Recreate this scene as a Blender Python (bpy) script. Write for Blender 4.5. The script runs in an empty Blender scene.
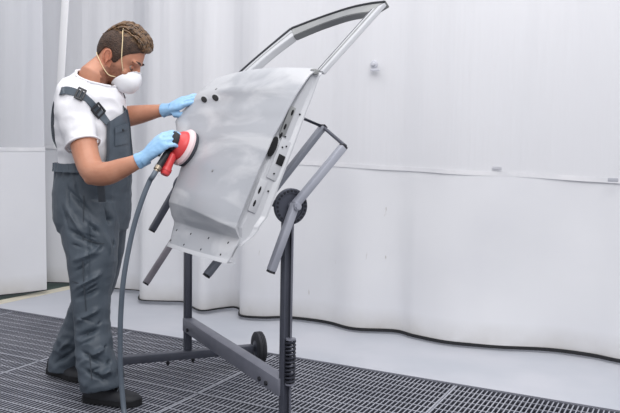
import bpy, bmesh, math, random
import numpy as np
from mathutils import Vector, Matrix, noise
from mathutils.bvhtree import BVHTree

random.seed(7); rng = np.random.default_rng(7)
C = bpy.context.scene.collection
sc = bpy.context.scene
rad = math.radians
PI = math.pi

# ------------------------------------------------------------------ camera, world, lights, exposure
FPX = 760.0
PIT, ROL, YAW, CAMZ = rad(5.0), rad(1.0), rad(27.2), 1.15
f0 = np.array([-math.sin(YAW), math.cos(YAW), 0.0]); r0 = np.array([math.cos(YAW), math.sin(YAW), 0.0])
u0 = np.array([0, 0, 1.0])
fw = f0*math.cos(PIT) - u0*math.sin(PIT); uw = u0*math.cos(PIT) + f0*math.sin(PIT)
rw = r0*math.cos(ROL) + uw*math.sin(ROL); uw = uw*math.cos(ROL) - r0*math.sin(ROL)
CAM = np.array([0, 0, CAMZ])
cd = bpy.data.cameras.new('camera'); cam = bpy.data.objects.new('camera', cd); C.objects.link(cam)
cd.sensor_width = 36.0; cd.lens = 36.0*FPX/620.0; cd.clip_start = 0.05
M = Matrix.Identity(4)
for i in range(3):
    M[i][0] = rw[i]; M[i][1] = uw[i]; M[i][2] = -fw[i]; M[i][3] = CAM[i]
cam.matrix_world = M
sc.camera = cam

wd = bpy.data.worlds.new('booth_light'); sc.world = wd; wd.use_nodes = True
bgn = wd.node_tree.nodes['Background']
bgn.inputs[0].default_value = (0.93, 0.935, 0.985, 1); bgn.inputs[1].default_value = 0.46

def area(name, loc, target, sx, sy, power, col=(1, 1, 1)):
    l = bpy.data.lights.new(name, 'AREA'); l.shape = 'RECTANGLE'; l.size = sx; l.size_y = sy
    l.energy = power; l.color = col
    o = bpy.data.objects.new(name, l); C.objects.link(o); o.location = loc
    o.rotation_euler = (Vector(target)-Vector(loc)).to_track_quat('-Z', 'Y').to_euler()
    return o
area('ceiling_lamp', (-1.6, 2.3, 3.7), (-1.6, 2.3, 0), 4.5, 2.2, 54, (1.0, 0.985, 0.985))
area('ceiling_lamp_front', (0.4, 0.2, 3.7), (-1.2, 2.6, 0.8), 3.0, 1.6, 62, (1.0, 0.985, 0.985))

sc.view_settings.view_transform = 'Standard'; sc.view_settings.look = 'None'
sc.view_settings.gamma = 1.0; sc.view_settings.use_curve_mapping = False
sc.view_settings.exposure = 0.55

# ------------------------------------------------------------------ helpers
def at(px, py, D):
    """world point seen at pixel (px,py) at depth D metres along the view axis"""
    return CAM + (fw + rw*(px-310.0)/FPX + uw*(206.5-py)/FPX)*D

def lin(c):
    return tuple((x/255/12.92 if x/255 <= .04045 else ((x/255+.055)/1.055)**2.4) for x in c) + (1.0,)

def mat(name, rgb, rough=.5, metal=0.0, var=None, scale=6.0, bump=0.0, bscale=40.0, coat=0.0, spec=.5, stretch=None):
    m = bpy.data.materials.new(name); m.use_nodes = True
    nt = m.node_tree; b = nt.nodes['Principled BSDF']
    b.inputs['Base Color'].default_value = lin(rgb); b.inputs['Roughness'].default_value = rough
    b.inputs['Metallic'].default_value = metal; b.inputs['Coat Weight'].default_value = coat
    b.inputs['Coat Roughness'].default_value = .15
    b.inputs['Specular IOR Level'].default_value = spec
    tc = nt.nodes.new('ShaderNodeTexCoord'); vec = tc.outputs['Object']
    if stretch:
        mp = nt.nodes.new('ShaderNodeMapping'); mp.inputs['Scale'].default_value = stretch
        nt.links.new(vec, mp.inputs[0]); vec = mp.outputs[0]
    if var:
        n = nt.nodes.new('ShaderNodeTexNoise'); n.inputs['Scale'].default_value = scale; n.inputs['Detail'].default_value = 5
        nt.links.new(vec, n.inputs['Vector'])
        r = nt.nodes.new('ShaderNodeValToRGB'); r.color_ramp.elements[0].position = .35; r.color_ramp.elements[1].position = .65
        r.color_ramp.elements[0].color = lin(rgb); r.color_ramp.elements[1].color = lin(var)
        nt.links.new(n.outputs['Fac'], r.inputs[0]); nt.links.new(r.outputs[0], b.inputs['Base Color'])
    if bump:
        n2 = nt.nodes.new('ShaderNodeTexNoise'); n2.inputs['Scale'].default_value = bscale; n2.inputs['Detail'].default_value = 4
        nt.links.new(vec, n2.inputs['Vector'])
        bp = nt.nodes.new('ShaderNodeBump'); bp.inputs['Strength'].default_value = bump; bp.inputs['Distance'].default_value = .01
        nt.links.new(n2.outputs['Fac'], bp.inputs['Height']); nt.links.new(bp.outputs[0], b.inputs['Normal'])
    return m

def obj(name, bm, m, parent=None, smooth=True, mats=None, local=False):
    me = bpy.data.meshes.new(name); bmesh.ops.recalc_face_normals(bm, faces=bm.faces[:]); bm.to_mesh(me); bm.free()
    for mm in (mats or [m]): me.materials.append(mm)
    if smooth:
        for p in me.polygons: p.use_smooth = True
        me.set_sharp_from_angle(angle=rad(38))
    o = bpy.data.objects.new(name, me); C.objects.link(o)
    if parent:                                   # geometry is given in world space unless local=True
        o.parent = parent; MW[o.name] = MW.get(parent.name, Matrix.Identity(4))
        if not local: me.transform(MW[o.name].inverted())
    return o

MW = {}
def empty(name, loc, rz=0.0):
    o = bpy.data.objects.new(name, None); C.objects.link(o); o.empty_display_size = .1
    o.location = loc; o.rotation_euler = (0, 0, rz)
    MW[o.name] = Matrix.Translation(Vector(loc)) @ Matrix.Rotation(rz, 4, 'Z'); return o

def tag(o, label=None, cat=None, group=None, kind=None):
    if label: o['label'] = label
    if cat: o['category'] = cat
    if group: o['group'] = group
    if kind: o['kind'] = kind
    return o

def box(bm, c, h, rot=None, bev=0.0):
    """box with centre c and half sizes h; rot = 3x3 whose columns are its axes"""
    R = Matrix(rot).to_3x3() if rot is not None else Matrix.Identity(3)
    vs = []
    for x in (-1, 1):
        for y in (-1, 1):
            for z in (-1, 1):
                vs.append(bm.verts.new(Vector(c) + R @ Vector((x*h[0], y*h[1], z*h[2]))))
    fs = []
    for f in ((0, 1, 3, 2), (4, 6, 7, 5), (0, 4, 5, 1), (2, 3, 7, 6), (0, 2, 6, 4), (1, 5, 7, 3)):
        fs.append(bm.faces.new([vs[i] for i in f]))
    if bev:
        es = list({e for f in fs for e in f.edges})
        bmesh.ops.bevel(bm, geom=es, offset=bev, segments=2, affect='EDGES', profile=.5)

def axes(d, up=(0, 0, 1)):
    d = Vector(d).normalized(); up = Vector(up)
    if abs(d.dot(up)) > .98: up = Vector((1, 0, 0))
    s = d.cross(up).normalized(); t = s.cross(d).normalized()
    return d, s, t

def cols(a, b, c):
    return Matrix((a, b, c)).transposed()

def beam(bm, p, q, w, h, up=(0, 0, 1), bev=.003):
    p, q = Vector(p), Vector(q); d, s, t = axes(q-p, up)
    box(bm, (p+q)/2, ((q-p).length/2, w/2, h/2), cols(d, s, t), bev)

def ring_loft(bm, rings, cap=True):
    R = [[bm.verts.new(Vector(p)) for p in r] for r in rings]
    n = len(R[0])
    for a, b in zip(R, R[1:]):
        for i in range(n):
            bm.faces.new((a[i], a[(i+1) % n], b[(i+1) % n], b[i]))
    if cap:
        for r, e in ((R[0], -1), (R[-1], 1)):
            bm.faces.new(r[::-1] if e < 0 else r)
    return R

def ell(c, A, B, n=16, pw=1.0):
    c, A, B = np.array(c, float), np.array(A, float), np.array(B, float); out = []
    for k in range(n):
        t = 2*PI*k/n; ct, st = math.cos(t), math.sin(t)
        if pw != 1.0:
            ct = math.copysign(abs(ct)**pw, ct); st = math.copysign(abs(st)**pw, st)
        out.append(c + A*ct + B*st)
    return out

def tube(bm, pts, r, n=10, cap=True):
    """round tube along pts, radius r (number or list)"""
    pts = [Vector(p) for p in pts]; rs = r if isinstance(r, (list, tuple)) else [r]*len(pts)
    rings = []; prev = None
    for i, p in enumerate(pts):
        d = (pts[min(i+1, len(pts)-1)] - pts[max(i-1, 0)]).normalized()
        if prev is None: _, s, t = axes(d)
        else:
            s = (prev - d*prev.dot(d)).normalized(); t = d.cross(s)
        prev = s
        rings.append(ell(p, s*rs[i], t*rs[i], n))
    ring_loft(bm, rings, cap)

def disc(bm, c, d, r, h, n=24, r2=None):
    """solid cylinder/cone from c along d (length h)"""
    d, s, t = axes(d); c = Vector(c); r2 = r if r2 is None else r2
    ring_loft(bm, [ell(c, s*r, t*r, n), ell(c+d*h, s*r2, t*r2, n)])

def lathe(bm, c, d, prof, n=28):
    d, s, t = axes(d); c = Vector(c)
    ring_loft(bm, [ell(c+d*h, s*r, t*r, n) for r, h in prof])

def catmull(P, per=8):
    P = [np.array(p, float) for p in P]; out = []
    for i in range(len(P)-1):
        p0 = P[max(i-1, 0)]; p1 = P[i]; p2 = P[i+1]; p3 = P[min(i+2, len(P)-1)]
        for k in range(per):
            t = k/per
            out.append(.5*(2*p1 + (p2-p0)*t + (2*p0-5*p1+4*p2-p3)*t*t + (3*p1-p0-3*p2+p3)*t**3))
    out.append(P[-1]); return out

def grid(bm, rows, closed=False):
    R = [[bm.verts.new(Vector(p)) for p in r] for r in rows]
    for a, b in zip(R, R[1:]):
        for i in range(len(a)-1):
            bm.faces.new((a[i], a[i+1], b[i+1], b[i]))
    return R

def solid(bm, t):
    """give an open sheet real thickness t"""
    bmesh.ops.recalc_face_normals(bm, faces=bm.faces[:])
    bmesh.ops.solidify(bm, geom=bm.faces[:], thickness=t)

def remesh(bm, vox=.008, smooth=2, name='tmp'):
    """union of overlapping closed lofts -> one continuous surface (bmesh)"""
    me = bpy.data.meshes.new(name); bmesh.ops.recalc_face_normals(bm, faces=bm.faces[:]); bm.to_mesh(me); bm.free()
    o = bpy.data.objects.new(name, me); C.objects.link(o)
    a = o.modifiers.new('r', 'REMESH'); a.mode = 'VOXEL'; a.voxel_size = vox
    if smooth:
        s = o.modifiers.new('s', 'SMOOTH'); s.factor = .5; s.iterations = smooth
    dg = bpy.context.evaluated_depsgraph_get()
    nm = bpy.data.meshes.new_from_object(o.evaluated_get(dg))
    out = bmesh.new(); out.from_mesh(nm)
    bpy.data.objects.remove(o); bpy.data.meshes.remove(me); bpy.data.meshes.remove(nm)
    return out
#@@SETTING
# ------------------------------------------------------------------ materials
M_floor = mat('painted_concrete', (186, 190, 198), .45, var=(197, 199, 206), scale=2.2, bump=.06, bscale=30)
M_green = mat('green_floor_paint', (62, 80, 74), .6, var=(80, 96, 88), scale=3)
M_line = mat('cream_line_paint', (224, 217, 196), .6, var=(206, 200, 184), scale=9)
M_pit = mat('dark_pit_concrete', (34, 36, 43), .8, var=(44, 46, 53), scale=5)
M_grate = mat('galvanised_grating_steel', (84, 86, 96), .55, .1, var=(98, 100, 110), scale=3.0)  # bar colour darkened to put in the shade down inside the grating
M_littop = mat('painted_lit_bar_tops', (150, 153, 163), .45, .1, var=(176, 178, 187), scale=3.0)  # lighter copy for the tops, so the lit faces are in the colour
M_wall = mat('white_wall_panel', (232, 233, 236), .6, var=(226, 227, 231), scale=.6)
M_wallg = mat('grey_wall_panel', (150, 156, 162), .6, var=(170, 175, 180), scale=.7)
M_black = mat('black_hem_and_shade', (24, 25, 29), .6)

def vinyl_mat():
    m = mat('white_vinyl', (221, 222, 226), .45, var=(227, 228, 231), scale=1.6, bump=.05, bscale=9)
    nt = m.node_tree; b = nt.nodes['Principled BSDF']
    old = b.inputs['Base Color'].links[0].from_socket
    # grime that has settled along the lower edge, and a few scuffs
    tc = nt.nodes.new('ShaderNodeTexCoord'); sp = nt.nodes.new('ShaderNodeSeparateXYZ'); nt.links.new(tc.outputs['Object'], sp.inputs[0])
    mr = nt.nodes.new('ShaderNodeMapRange'); mr.inputs[1].default_value = .01; mr.inputs[2].default_value = .16
    mr.inputs[3].default_value = 1; mr.inputs[4].default_value = 0
    nt.links.new(sp.outputs['Z'], mr.inputs[0])
    n = nt.nodes.new('ShaderNodeTexNoise'); n.inputs['Scale'].default_value = 7; n.inputs['Detail'].default_value = 6
    nt.links.new(tc.outputs['Object'], n.inputs['Vector'])
    mu = nt.nodes.new('ShaderNodeMath'); mu.operation = 'MULTIPLY'; nt.links.new(mr.outputs[0], mu.inputs[0]); nt.links.new(n.outputs['Fac'], mu.inputs[1])
    n2 = nt.nodes.new('ShaderNodeTexNoise'); n2.inputs['Scale'].default_value = 22; n2.inputs['Detail'].default_value = 3
    mp = nt.nodes.new('ShaderNodeMapping'); mp.inputs['Scale'].default_value = (1, 1, .35); nt.links.new(tc.outputs['Object'], mp.inputs[0]); nt.links.new(mp.outputs[0], n2.inputs['Vector'])
    r2 = nt.nodes.new('ShaderNodeMapRange'); r2.inputs[1].default_value = .735; r2.inputs[2].default_value = .80; nt.links.new(n2.outputs['Fac'], r2.inputs[0])
    ad = nt.nodes.new('ShaderNodeMath'); ad.operation = 'ADD'; nt.links.new(mu.outputs[0], ad.inputs[0]); nt.links.new(r2.outputs[0], ad.inputs[1])
    ad.use_clamp = True
    mx = nt.nodes.new('ShaderNodeMix'); mx.data_type = 'RGBA'; mx.inputs['B'].default_value = lin((176, 172, 164))
    nt.links.new(ad.outputs[0], mx.inputs['Factor']); nt.links.new(old, mx.inputs['A']); nt.links.new(mx.outputs['Result'], b.inputs['Base Color'])
    return m
M_vinyl = vinyl_mat()

def sheet_mat(name='cloudy_plastic_sheet', clear=.16, bstr=.22, ro=.3):
    m = bpy.data.materials.new(name); m.use_nodes = True; nt = m.node_tree
    b = nt.nodes['Principled BSDF']; out = nt.nodes['Material Output']
    b.inputs['Base Color'].default_value = lin((242, 242, 244)); b.inputs['Roughness'].default_value = ro
    tr = nt.nodes.new('ShaderNodeBsdfTransparent'); tr.inputs[0].default_value = (.97, .98, 1, 1)
    tl = nt.nodes.new('ShaderNodeBsdfTranslucent'); tl.inputs[0].default_value = lin((222, 226, 234))
    m1 = nt.nodes.new('ShaderNodeMixShader'); m1.inputs[0].default_value = .2
    nt.links.new(b.outputs[0], m1.inputs[1]); nt.links.new(tl.outputs[0], m1.inputs[2])
    m2 = nt.nodes.new('ShaderNodeMixShader'); m2.inputs[0].default_value = clear
    nt.links.new(m1.outputs[0], m2.inputs[1]); nt.links.new(tr.outputs[0], m2.inputs[2]); nt.links.new(m2.outputs[0], out.inputs[0])
    # fine vertical pull lines in the film
    tc = nt.nodes.new('ShaderNodeTexCoord'); mp = nt.nodes.new('ShaderNodeMapping'); mp.inputs['Scale'].default_value = (26, 26, .5)
    n = nt.nodes.new('ShaderNodeTexNoise'); n.inputs['Scale'].default_value = 1.6; n.inputs['Detail'].default_value = 4
    nt.links.new(tc.outputs['Object'], mp.inputs[0]); nt.links.new(mp.outputs[0], n.inputs['Vector'])
    bp = nt.nodes.new('ShaderNodeBump'); bp.inputs['Strength'].default_value = bstr; bp.inputs['Distance'].default_value = .012
    nt.links.new(n.outputs['Fac'], bp.inputs['Height']); nt.links.new(bp.outputs[0], b.inputs['Normal'])
    return m
M_sheet = sheet_mat(); M_sheetl = sheet_mat('clearer_plastic_sheet', .5, .35, .16)
M_seam = mat('seam_weld_strip', (216, 217, 221), .4, var=(228, 228, 231), scale=8)
M_hem = mat('white_hem_tape', (246, 246, 248), .45)

# ------------------------------------------------------------------ the setting
EDGE = 3.487                                   # far edge of the grating
bm = bmesh.new(); box(bm, (-1.6, (EDGE+6.0)/2, -.05), (5.4, (6.0-EDGE)/2, .05))
floor = tag(obj('floor', bm, M_floor, smooth=False), kind='structure')
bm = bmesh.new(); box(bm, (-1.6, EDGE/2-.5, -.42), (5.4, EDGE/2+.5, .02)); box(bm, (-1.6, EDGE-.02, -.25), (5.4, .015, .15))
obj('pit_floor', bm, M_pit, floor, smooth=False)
bm = bmesh.new(); box(bm, (-1.6, EDGE-.008, -.015), (5.4, .008, .016))
obj('edge_angle', bm, M_grate, floor, smooth=False)
bm = bmesh.new(); box(bm, (-5.64, 4.74, .0006), (1.36, 1.25, .0006)); obj('green_paint', bm, M_green, floor, smooth=False)
bm = bmesh.new(); box(bm, (-4.21, 4.60, .0012), (.05, 1.10, .0012), cols(Vector((1, -.03, 0)), Vector((.03, 1, 0)), Vector((0, 0, 1)))); obj('cream_line', bm, M_line, floor, smooth=False)

# grating: welded bar panels, 0.99 x 0.715 m
PW, PD, NB, NC = .99, .715, 47, 10
bm = bmesh.new()
for i in range(NB):
    x = -PW/2 + .006 + (PW-.012)*i/(NB-1)
    w = .0046 if i in (0, NB-1) else .0029
    box(bm, (x, 0, -.0185), (w, PD/2-.002, .0155))
for j in range(NC+1):
    y = -PD/2 + .004 + (PD-.008)*j/NC
    box(bm, (0, y, -.0075 if 0 < j < NC else -.014), (PW/2-.002, .0030, .0048 if 0 < j < NC else .0135))
pme = None
for i in range(-5, 4):
    for j in range(0, 4):
        cx = -.985 + .99*i + .495; cy = EDGE - .012 - PD*(j+.5)
        if pme is None:
            o = obj('grating_panel', bm, M_grate, floor, smooth=False, mats=[M_grate, M_littop]); pme = o.data
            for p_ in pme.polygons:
                if p_.normal.z > .9: p_.material_index = 1  # upward faces painted lit, sides left in the shade tone
        else:
            o = bpy.data.objects.new('grating_panel', pme); C.objects.link(o); o.parent = floor
        o.location = (cx, cy, 0)

def wall(name, c, h, m):
    bm = bmesh.new(); box(bm, c, h); return tag(obj(name, bm, m, smooth=False), kind='structure')
wall('wall_back', (-1.6, 6.05, 1.6), (5.4, .05, 1.6), M_wall)
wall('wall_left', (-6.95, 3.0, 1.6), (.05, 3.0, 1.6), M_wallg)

# ---- hanging curtains: white vinyl below, cloudy film above
def zseam(x, y): return 1.013 - .024*(x+1.937) if y is not None else 0

def curtain(loc, low_pts, label, group, right=True, top=2.75):
    root = empty('booth_curtain', loc); tag(root, label, 'curtain', group)
    P = catmull([(x, y, 0) for x, y in low_pts], 10); P = np.array(P)
    # arc length resample
    d = np.r_[0, np.cumsum(np.linalg.norm(np.diff(P[:, :2], axis=0), axis=1))]; L = d[-1]
    n = int(L/.018); t = np.linspace(0, L, n); X = np.interp(t, d, P[:, 0]); Y = np.interp(t, d, P[:, 1])
    # smoothed line that the top hangs from
    k = 61; ker = np.hanning(k); ker /= ker.sum()
    Xs = np.convolve(np.pad(X, k//2, mode='reflect', reflect_type='odd'), ker, 'valid'); Ys = np.convolve(np.pad(Y, k//2, mode='reflect', reflect_type='odd'), ker, 'valid')
    nx, ny = np.gradient(Ys, t), -np.gradient(Xs, t)
    def line(z, f, rip):
        x = X*(1-f)+Xs*f + nx*rip; y = Y*(1-f)+Ys*f + ny*rip
        return [(a, b, c) for a, b, c in zip(x, y, z)]
    zs = np.array([zseam(a, b) if right else 1.06 for a, b in zip(X, Y)])
    cr = np.array([noise.noise(Vector((q*1.1, 3.1, 0))) for q in t])
    # lower panel
    bm = bmesh.new(); rows = []
    for q in np.linspace(0, 1, 26):
        z = .028 + (zs-.028)*q
        und = np.array([.007*noise.noise(Vector((q2*3.0, q*2.2, 7.7))) for q2 in t])
        rows.append(line(z, .62*q**1.3, und + .003*np.sin(q*6+cr*5)))
    grid(bm, rows); solid(bm, .004); obj('lower_panel', bm, M_vinyl, root)
    # black hem at the very bottom; thin left stretch paints in the shadow there
    bm = bmesh.new(); hw = np.clip((X+3.2)/1.2, 0, 1)*.013 + .0025
    r1 = line(.028-hw, 0, 0*t); r2 = line(np.full(n, .031), 0, 0*t); 
    grid(bm, [r1, r2]); solid(bm, .012); obj('hem_shade_strip', bm, M_black, root)
    # film above
    bm = bmesh.new(); rows = []
    tt = t*1.0
    for q in np.linspace(0, 1, 30):
        z = zs - .015 + (top-zs)*q
        rip = np.array([.010*noise.noise(Vector((a*8.0+.35*q, q*.5, 1.3))) + .006*noise.noise(Vector((a*19-.8*q, q*.8, 5.2))) for a in tt])
        rip += np.array([.016*noise.noise(Vector((a*2.1+.3*q, q*.9, 9.1))) for a in tt])
        rows.append(line(z, .62+.3*q, rip*(.25+.75*min(1, q*3))*(1.0 if not right else np.interp(X, [-3.6, -2.6], [1.0, .6])) * (1 if right else 1.9)))
    grid(bm, rows); solid(bm, .0008); obj('clear_sheet', bm, M_sheet if right else M_sheetl, root)
    # weld strip where film and vinyl meet
    bm = bmesh.new()
    wob = np.array([.006*noise.noise(Vector((a*2.6, 0, 4.4))) for a in tt])
    r1 = line(zs-.022+wob, .62, 0*t+.004); r2 = line(zs+.004+wob, .62, 0*t+.004); grid(bm, [r1, r2]); solid(bm, .006)
    obj('seam_strip', bm, M_seam, root)
    return root, (X, Y, Xs, Ys, zs, t)

LP = [(-5.25, 1.10), (-5.12, 1.55), (-4.98, 1.95), (-4.80, 2.45), (-4.66, 2.80), (-4.50, 3.25), (-4.42, 3.46), (-4.325, 3.683), (-4.251, 3.837), (-4.20, 3.99)]
rl, _ = curtain((-4.3, 3.6, 0), LP, 'short booth curtain at the far left, beside the cream floor line', None, right=False)
RP = [(-4.62, 4.17), (-4.45, 4.19), (-4.28, 4.27), (-4.05, 4.30), (-3.80, 4.30), (-3.62, 4.33), (-3.53, 4.24), (-3.404, 4.085), (-3.25, 4.13), (-3.117, 4.187), (-2.98, 4.10), (-2.857, 4.038), (-2.80, 4.15), (-2.74, 4.24), (-2.66, 4.20), (-2.567, 4.06), (-2.43, 4.085), (-2.31, 4.17),
      (-2.15, 4.20), (-2.0, 4.194), (-1.806, 4.136), (-1.58, 4.216), (-1.436, 4.166), (-1.243, 4.127), (-1.08, 4.15), (-.945, 4.184), (-.70, 4.27), (-.481, 4.275), (-.327, 4.236), (0.0, 4.20), (.3, 4.24), (.6, 4.2)]
rr, RD = curtain((-1.9, 4.2, 0), RP, 'long white booth curtain hanging behind worker and door, cloudy film above vinyl', None)
# white hem band down the left end of the long curtain's film
bm = bmesh.new()
beam(bm, (-4.185, 4.09, 1.05), (-4.045, 4.11, 2.75), .066, .010, up=(0, 1, 0), bev=.003)
obj('edge_band', bm, M_hem, rr)
# dark scuffs where the seam is taped, as small tape pieces
M_smudge = mat('grey_tape', (172, 174, 182), .6, var=(206, 207, 212), scale=14)
for px, py, w, h in ((497, 168, .05, .016), (613, 180, .05, .02)):
    p = at(px, py, 1.0) - CAM; p = CAM + p*((4.16)/p[1])
    bm = bmesh.new(); box(bm, p, (w/2, .003, h/2), bev=.002); obj('tape_patch', bm, M_smudge, rr)
# little white hanger knob on the film
M_knob = mat('white_plastic', (196, 198, 206), .4)
bm = bmesh.new(); kp = at(374.5, 64.5, 1.0) - CAM; kp = CAM + kp*(4.135/kp[1])
lathe(bm, kp + np.array([0, .0, 0]), (0, -1, 0), [(.022, 0), (.024, .006), (.02, .012), (.012, .014), (.010, .022), (.004, .024)], 18)
box(bm, kp + np.array([.006, -.008, -.032]), (.026, .008, .007), bev=.003)
box(bm, kp + np.array([.0, -.004, -.018]), (.012, .004, .014), bev=.002)
obj('hanger_knob', bm, M_knob, rr)
#@@STAND
# ------------------------------------------------------------------ the rotating work stand
M_steel = mat('dark_grey_painted_steel', (74, 77, 88), .42, .25, var=(86, 89, 100), scale=6)
M_steel2 = mat('grey_beam_paint', (112, 114, 126), .42, .1, var=(124, 126, 137), scale=9)
M_arm = mat('light_grey_arm_paint', (158, 161, 172), .36, .2, var=(168, 171, 181), scale=7)
M_armd = mat('mid_grey_arm_paint', (122, 126, 136), .42, .2, var=(136, 139, 149), scale=7)
M_mauve = mat('scratched_steel_arm', (128, 122, 130), .4, .3, var=(150, 146, 152), scale=12)
M_cap = mat('black_end_cap', (34, 35, 42), .5)
M_tyre = mat('black_rubber_tyre', (40, 41, 47), .7, var=(52, 53, 60), scale=20)
M_hub = mat('dark_cast_hub', (80, 83, 94), .45, .4)
M_rim = mat('ring_rim_paint', (40, 42, 50), .5, .2)
M_spring = mat('dark_spring_steel', (58, 60, 70), .4, .6)

Fp = np.array([-1.335, 2.415, 0.0]); Bp = np.array([-2.222, 3.018, 0.0])
ax = (Bp-Fp)/np.linalg.norm(Bp-Fp); LEN = np.linalg.norm(Bp-Fp)          # along the axle, away from camera
side = np.array([-ax[1], ax[0], 0])*-1.0                                 # to the right / wallwards
if side[0] < 0: side = -side
AX = .910
stand = empty('work_stand', ((Fp+Bp)/2).tolist())
tag(stand, 'dark grey wheeled steel work stand on the grating, holding up the silver car door', 'stand')
Zv = Vector((0, 0, 1)); Av, Sv = Vector(ax), Vector(side)
def V(p, s, z=0.0, a=0.0): return Vector(p) + Sv*s + Zv*z + Av*a

# posts: two channels each
for P, nm in ((Fp, 0), (Bp, 1)):
    bm = bmesh.new()
    box(bm, V(P, 0, .47), (.015, .017, .41), cols(Av, Sv, Zv), .003)
    box(bm, V(P, -.012, .47, -.0165), (.003, .004, .40), cols(Av, Sv, Zv), .001)
    box(bm, V(P, .013, .47, -.0165), (.003, .004, .40), cols(Av, Sv, Zv), .001)
    o = obj('post', bm, M_steel, stand)
    bm = bmesh.new(); box(bm, V(P, 0, .872), (.021, .023, .02), cols(Av, Sv, Zv), .004)
    disc(bm, V(P, .026, .876), Sv, .006, .014, 12); obj('post_collar', bm, M_steel2, o)
# height rod with spring on the front post
bm = bmesh.new(); tube(bm, [V(Fp, .008, .13, -.030), V(Fp, .008, .86, -.030)], .006, 10); obj('height_rod', bm, M_steel2, stand)
bm = bmesh.new()
tube(bm, [V(Fp, .008, 0.255+.16*i/220, -.030) + (Sv*math.cos(i*2*PI/20) + Av*math.sin(i*2*PI/20))*.0155 for i in range(221)], .0052, 6)
obj('spring', bm, M_spring, stand)
for z in (.25, .418):
    bm = bmesh.new(); disc(bm, V(Fp, .008, z, -.030), Zv, .019, .006, 18); obj('spring_washer', bm, M_steel2, stand)
# long beam between the posts
bm = bmesh.new(); beam(bm, V(Fp, 0, .232, .0), V(Bp, 0, .232, .0), .052, .066, bev=.004); bb = obj('long_beam', bm, M_steel2, stand)
for P, a in ((Fp, .10), (Fp, .16), (Bp, -.08)):
    bm = bmesh.new(); disc(bm, V(P, -.026, .222, a), -Sv, .009, .008, 6); obj('bolt', bm, M_cap, bb)
# feet with wheels
for P in (Bp, Fp):
    if P is Fp:                                    # the front foot stands on pads
        bm = bmesh.new(); beam(bm, V(P, -.36, .055), V(P, .20, .055), .045, .04, bev=.004); ft = obj('foot_bar', bm, M_steel, stand)
        for s in (-.33, .17):
            bm = bmesh.new(); disc(bm, V(P, s, 0), Zv, .024, .036, 18, .016); obj('rubber_foot', bm, M_cap, ft)
        continue
    bm = bmesh.new(); beam(bm, V(P, -.36, .082, .03), V(P, .33, .082, -.055), .045, .04, bev=.004); ft = obj('foot_bar', bm, M_steel, stand)
    bm = bmesh.new(); disc(bm, V(P, -.33, 0, .027), Zv, .022, .064, 18, .014); obj('rubber_foot', bm, M_cap, ft)
    for s in (-.10, .03):
        bm = bmesh.new(); disc(bm, V(P, s, .064, -.0), -Zv, .006, .03, 10); disc(bm, V(P, s, .05), -Zv, .010, .008, 6); obj('foot_bolt', bm, M_cap, ft)
    for s in (.362,):
        wc = V(P, s, .084, -.062); sd = (Sv - Av*.123).normalized()
        bm = bmesh.new(); lathe(bm, wc - sd*.021, sd, [(.054, 0), (.075, 0), (.083, .005), (.084, .014), (.0815, .0155), (.0815, .0185), (.084, .020), (.084, .022), (.0815, .0235), (.0815, .0265), (.084, .028), (.083, .037), (.075, .042), (.054, .042)], 36)
        wh = obj('wheel', bm, M_tyre, stand)
        bm = bmesh.new(); lathe(bm, wc - sd*.024, sd, [(.012, -.004), (.022, 0), (.055, .006), (.055, .038), (.022, .046), (.012, .050)], 28); obj('wheel_hub', bm, M_hub, wh)
        bm = bmesh.new(); tube(bm, [V(P, s*.8, .082, -.048), wc + sd*.024], .015, 12); obj('wheel_axle', bm, M_steel, wh)
# axle and the two indexing discs
bm = bmesh.new(); tube(bm, [V(Fp, 0, AX, -.03), V(Bp, 0, AX, .03)], .017, 14); obj('axle', bm, M_steel2, stand)
for P, e in ((Fp, -1), (Bp, 1)):
    c = V(P, 0, AX, e*.020)
    bm = bmesh.new(); lathe(bm, c, Av*e, [(.02, 0), (.064, 0), (.066, .003), (.066, .013), (.063, .016), (.048, .016), (.047, .012), (.018, .012), (.017, .02), (.010, .022)], 40)
    hd = obj('index_disc', bm, M_hub, stand)
    for k in range(24):
        t = 2*PI*k/24; rr_ = (Sv*math.cos(t) + Zv*math.sin(t))
        bm = bmesh.new(); box(bm, c + rr_*.0565 + Av*e*.0165, (.0022, .0048, .0042), cols(Av, Zv*math.cos(t)-Sv*math.sin(t), rr_), .0008)
        obj('index_tooth', bm, M_rim, hd)
# arms
def P3(t): return Vector(t)
def arm(pts, w, h, m, up, caps=True):
    bm = bmesh.new()
    for p, q in zip(pts, pts[1:]): beam(bm, p, q, w, h, up, .005)
    a = obj('support_arm', bm, m, stand)
    if caps:
        for p, q in ((pts[1], pts[0]), (pts[-2], pts[-1])):
            d = (Vector(q)-Vector(p)).normalized()
            bm = bmesh.new(); dd, s, t = axes(d, up); box(bm, Vector(q)+dd*.003, (.004, w/2-.002, h/2-.002), cols(dd, s, t), .001); obj('end_cap', bm, M_cap, a)
    return a
A1 = [P3((-1.177, 2.547, 1.126)), V(Fp, .0, AX+.008, -.062), P3((-1.343, 2.319, .683))]
arm(A1, .027, .033, M_arm, Av)
bm = bmesh.new(); disc(bm, V(Fp, 0, AX+.004, -.045), -Av, .014, .042, 20); disc(bm, V(Fp, 0, AX+.004, -.087), -Av, .011, .006, 6); obj('arm_clamp', bm, M_arm, stand)
A2 = [P3((-1.337, 2.702, 1.202)), P3((-1.617, 2.316, .642))]
arm(A2, .040, .022, M_armd, -Sv)
bm = bmesh.new(); tube(bm, [(-1.384, 2.60, 1.237), (-1.337, 2.702, 1.202), (-1.170, 2.552, 1.130)], .007, 10); obj('cross_rod', bm, M_steel, stand)
B2 = [P3((-2.297, 2.793, .466)), P3((-2.155, 2.985, .82))]
arm(B2, .026, .034, M_mauve, Av)
B1 = [P3((-2.345, 2.897, .703)), P3((-2.19, 3.10, 1.13))]
arm(B1, .030, .036, M_steel, Av)
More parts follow.
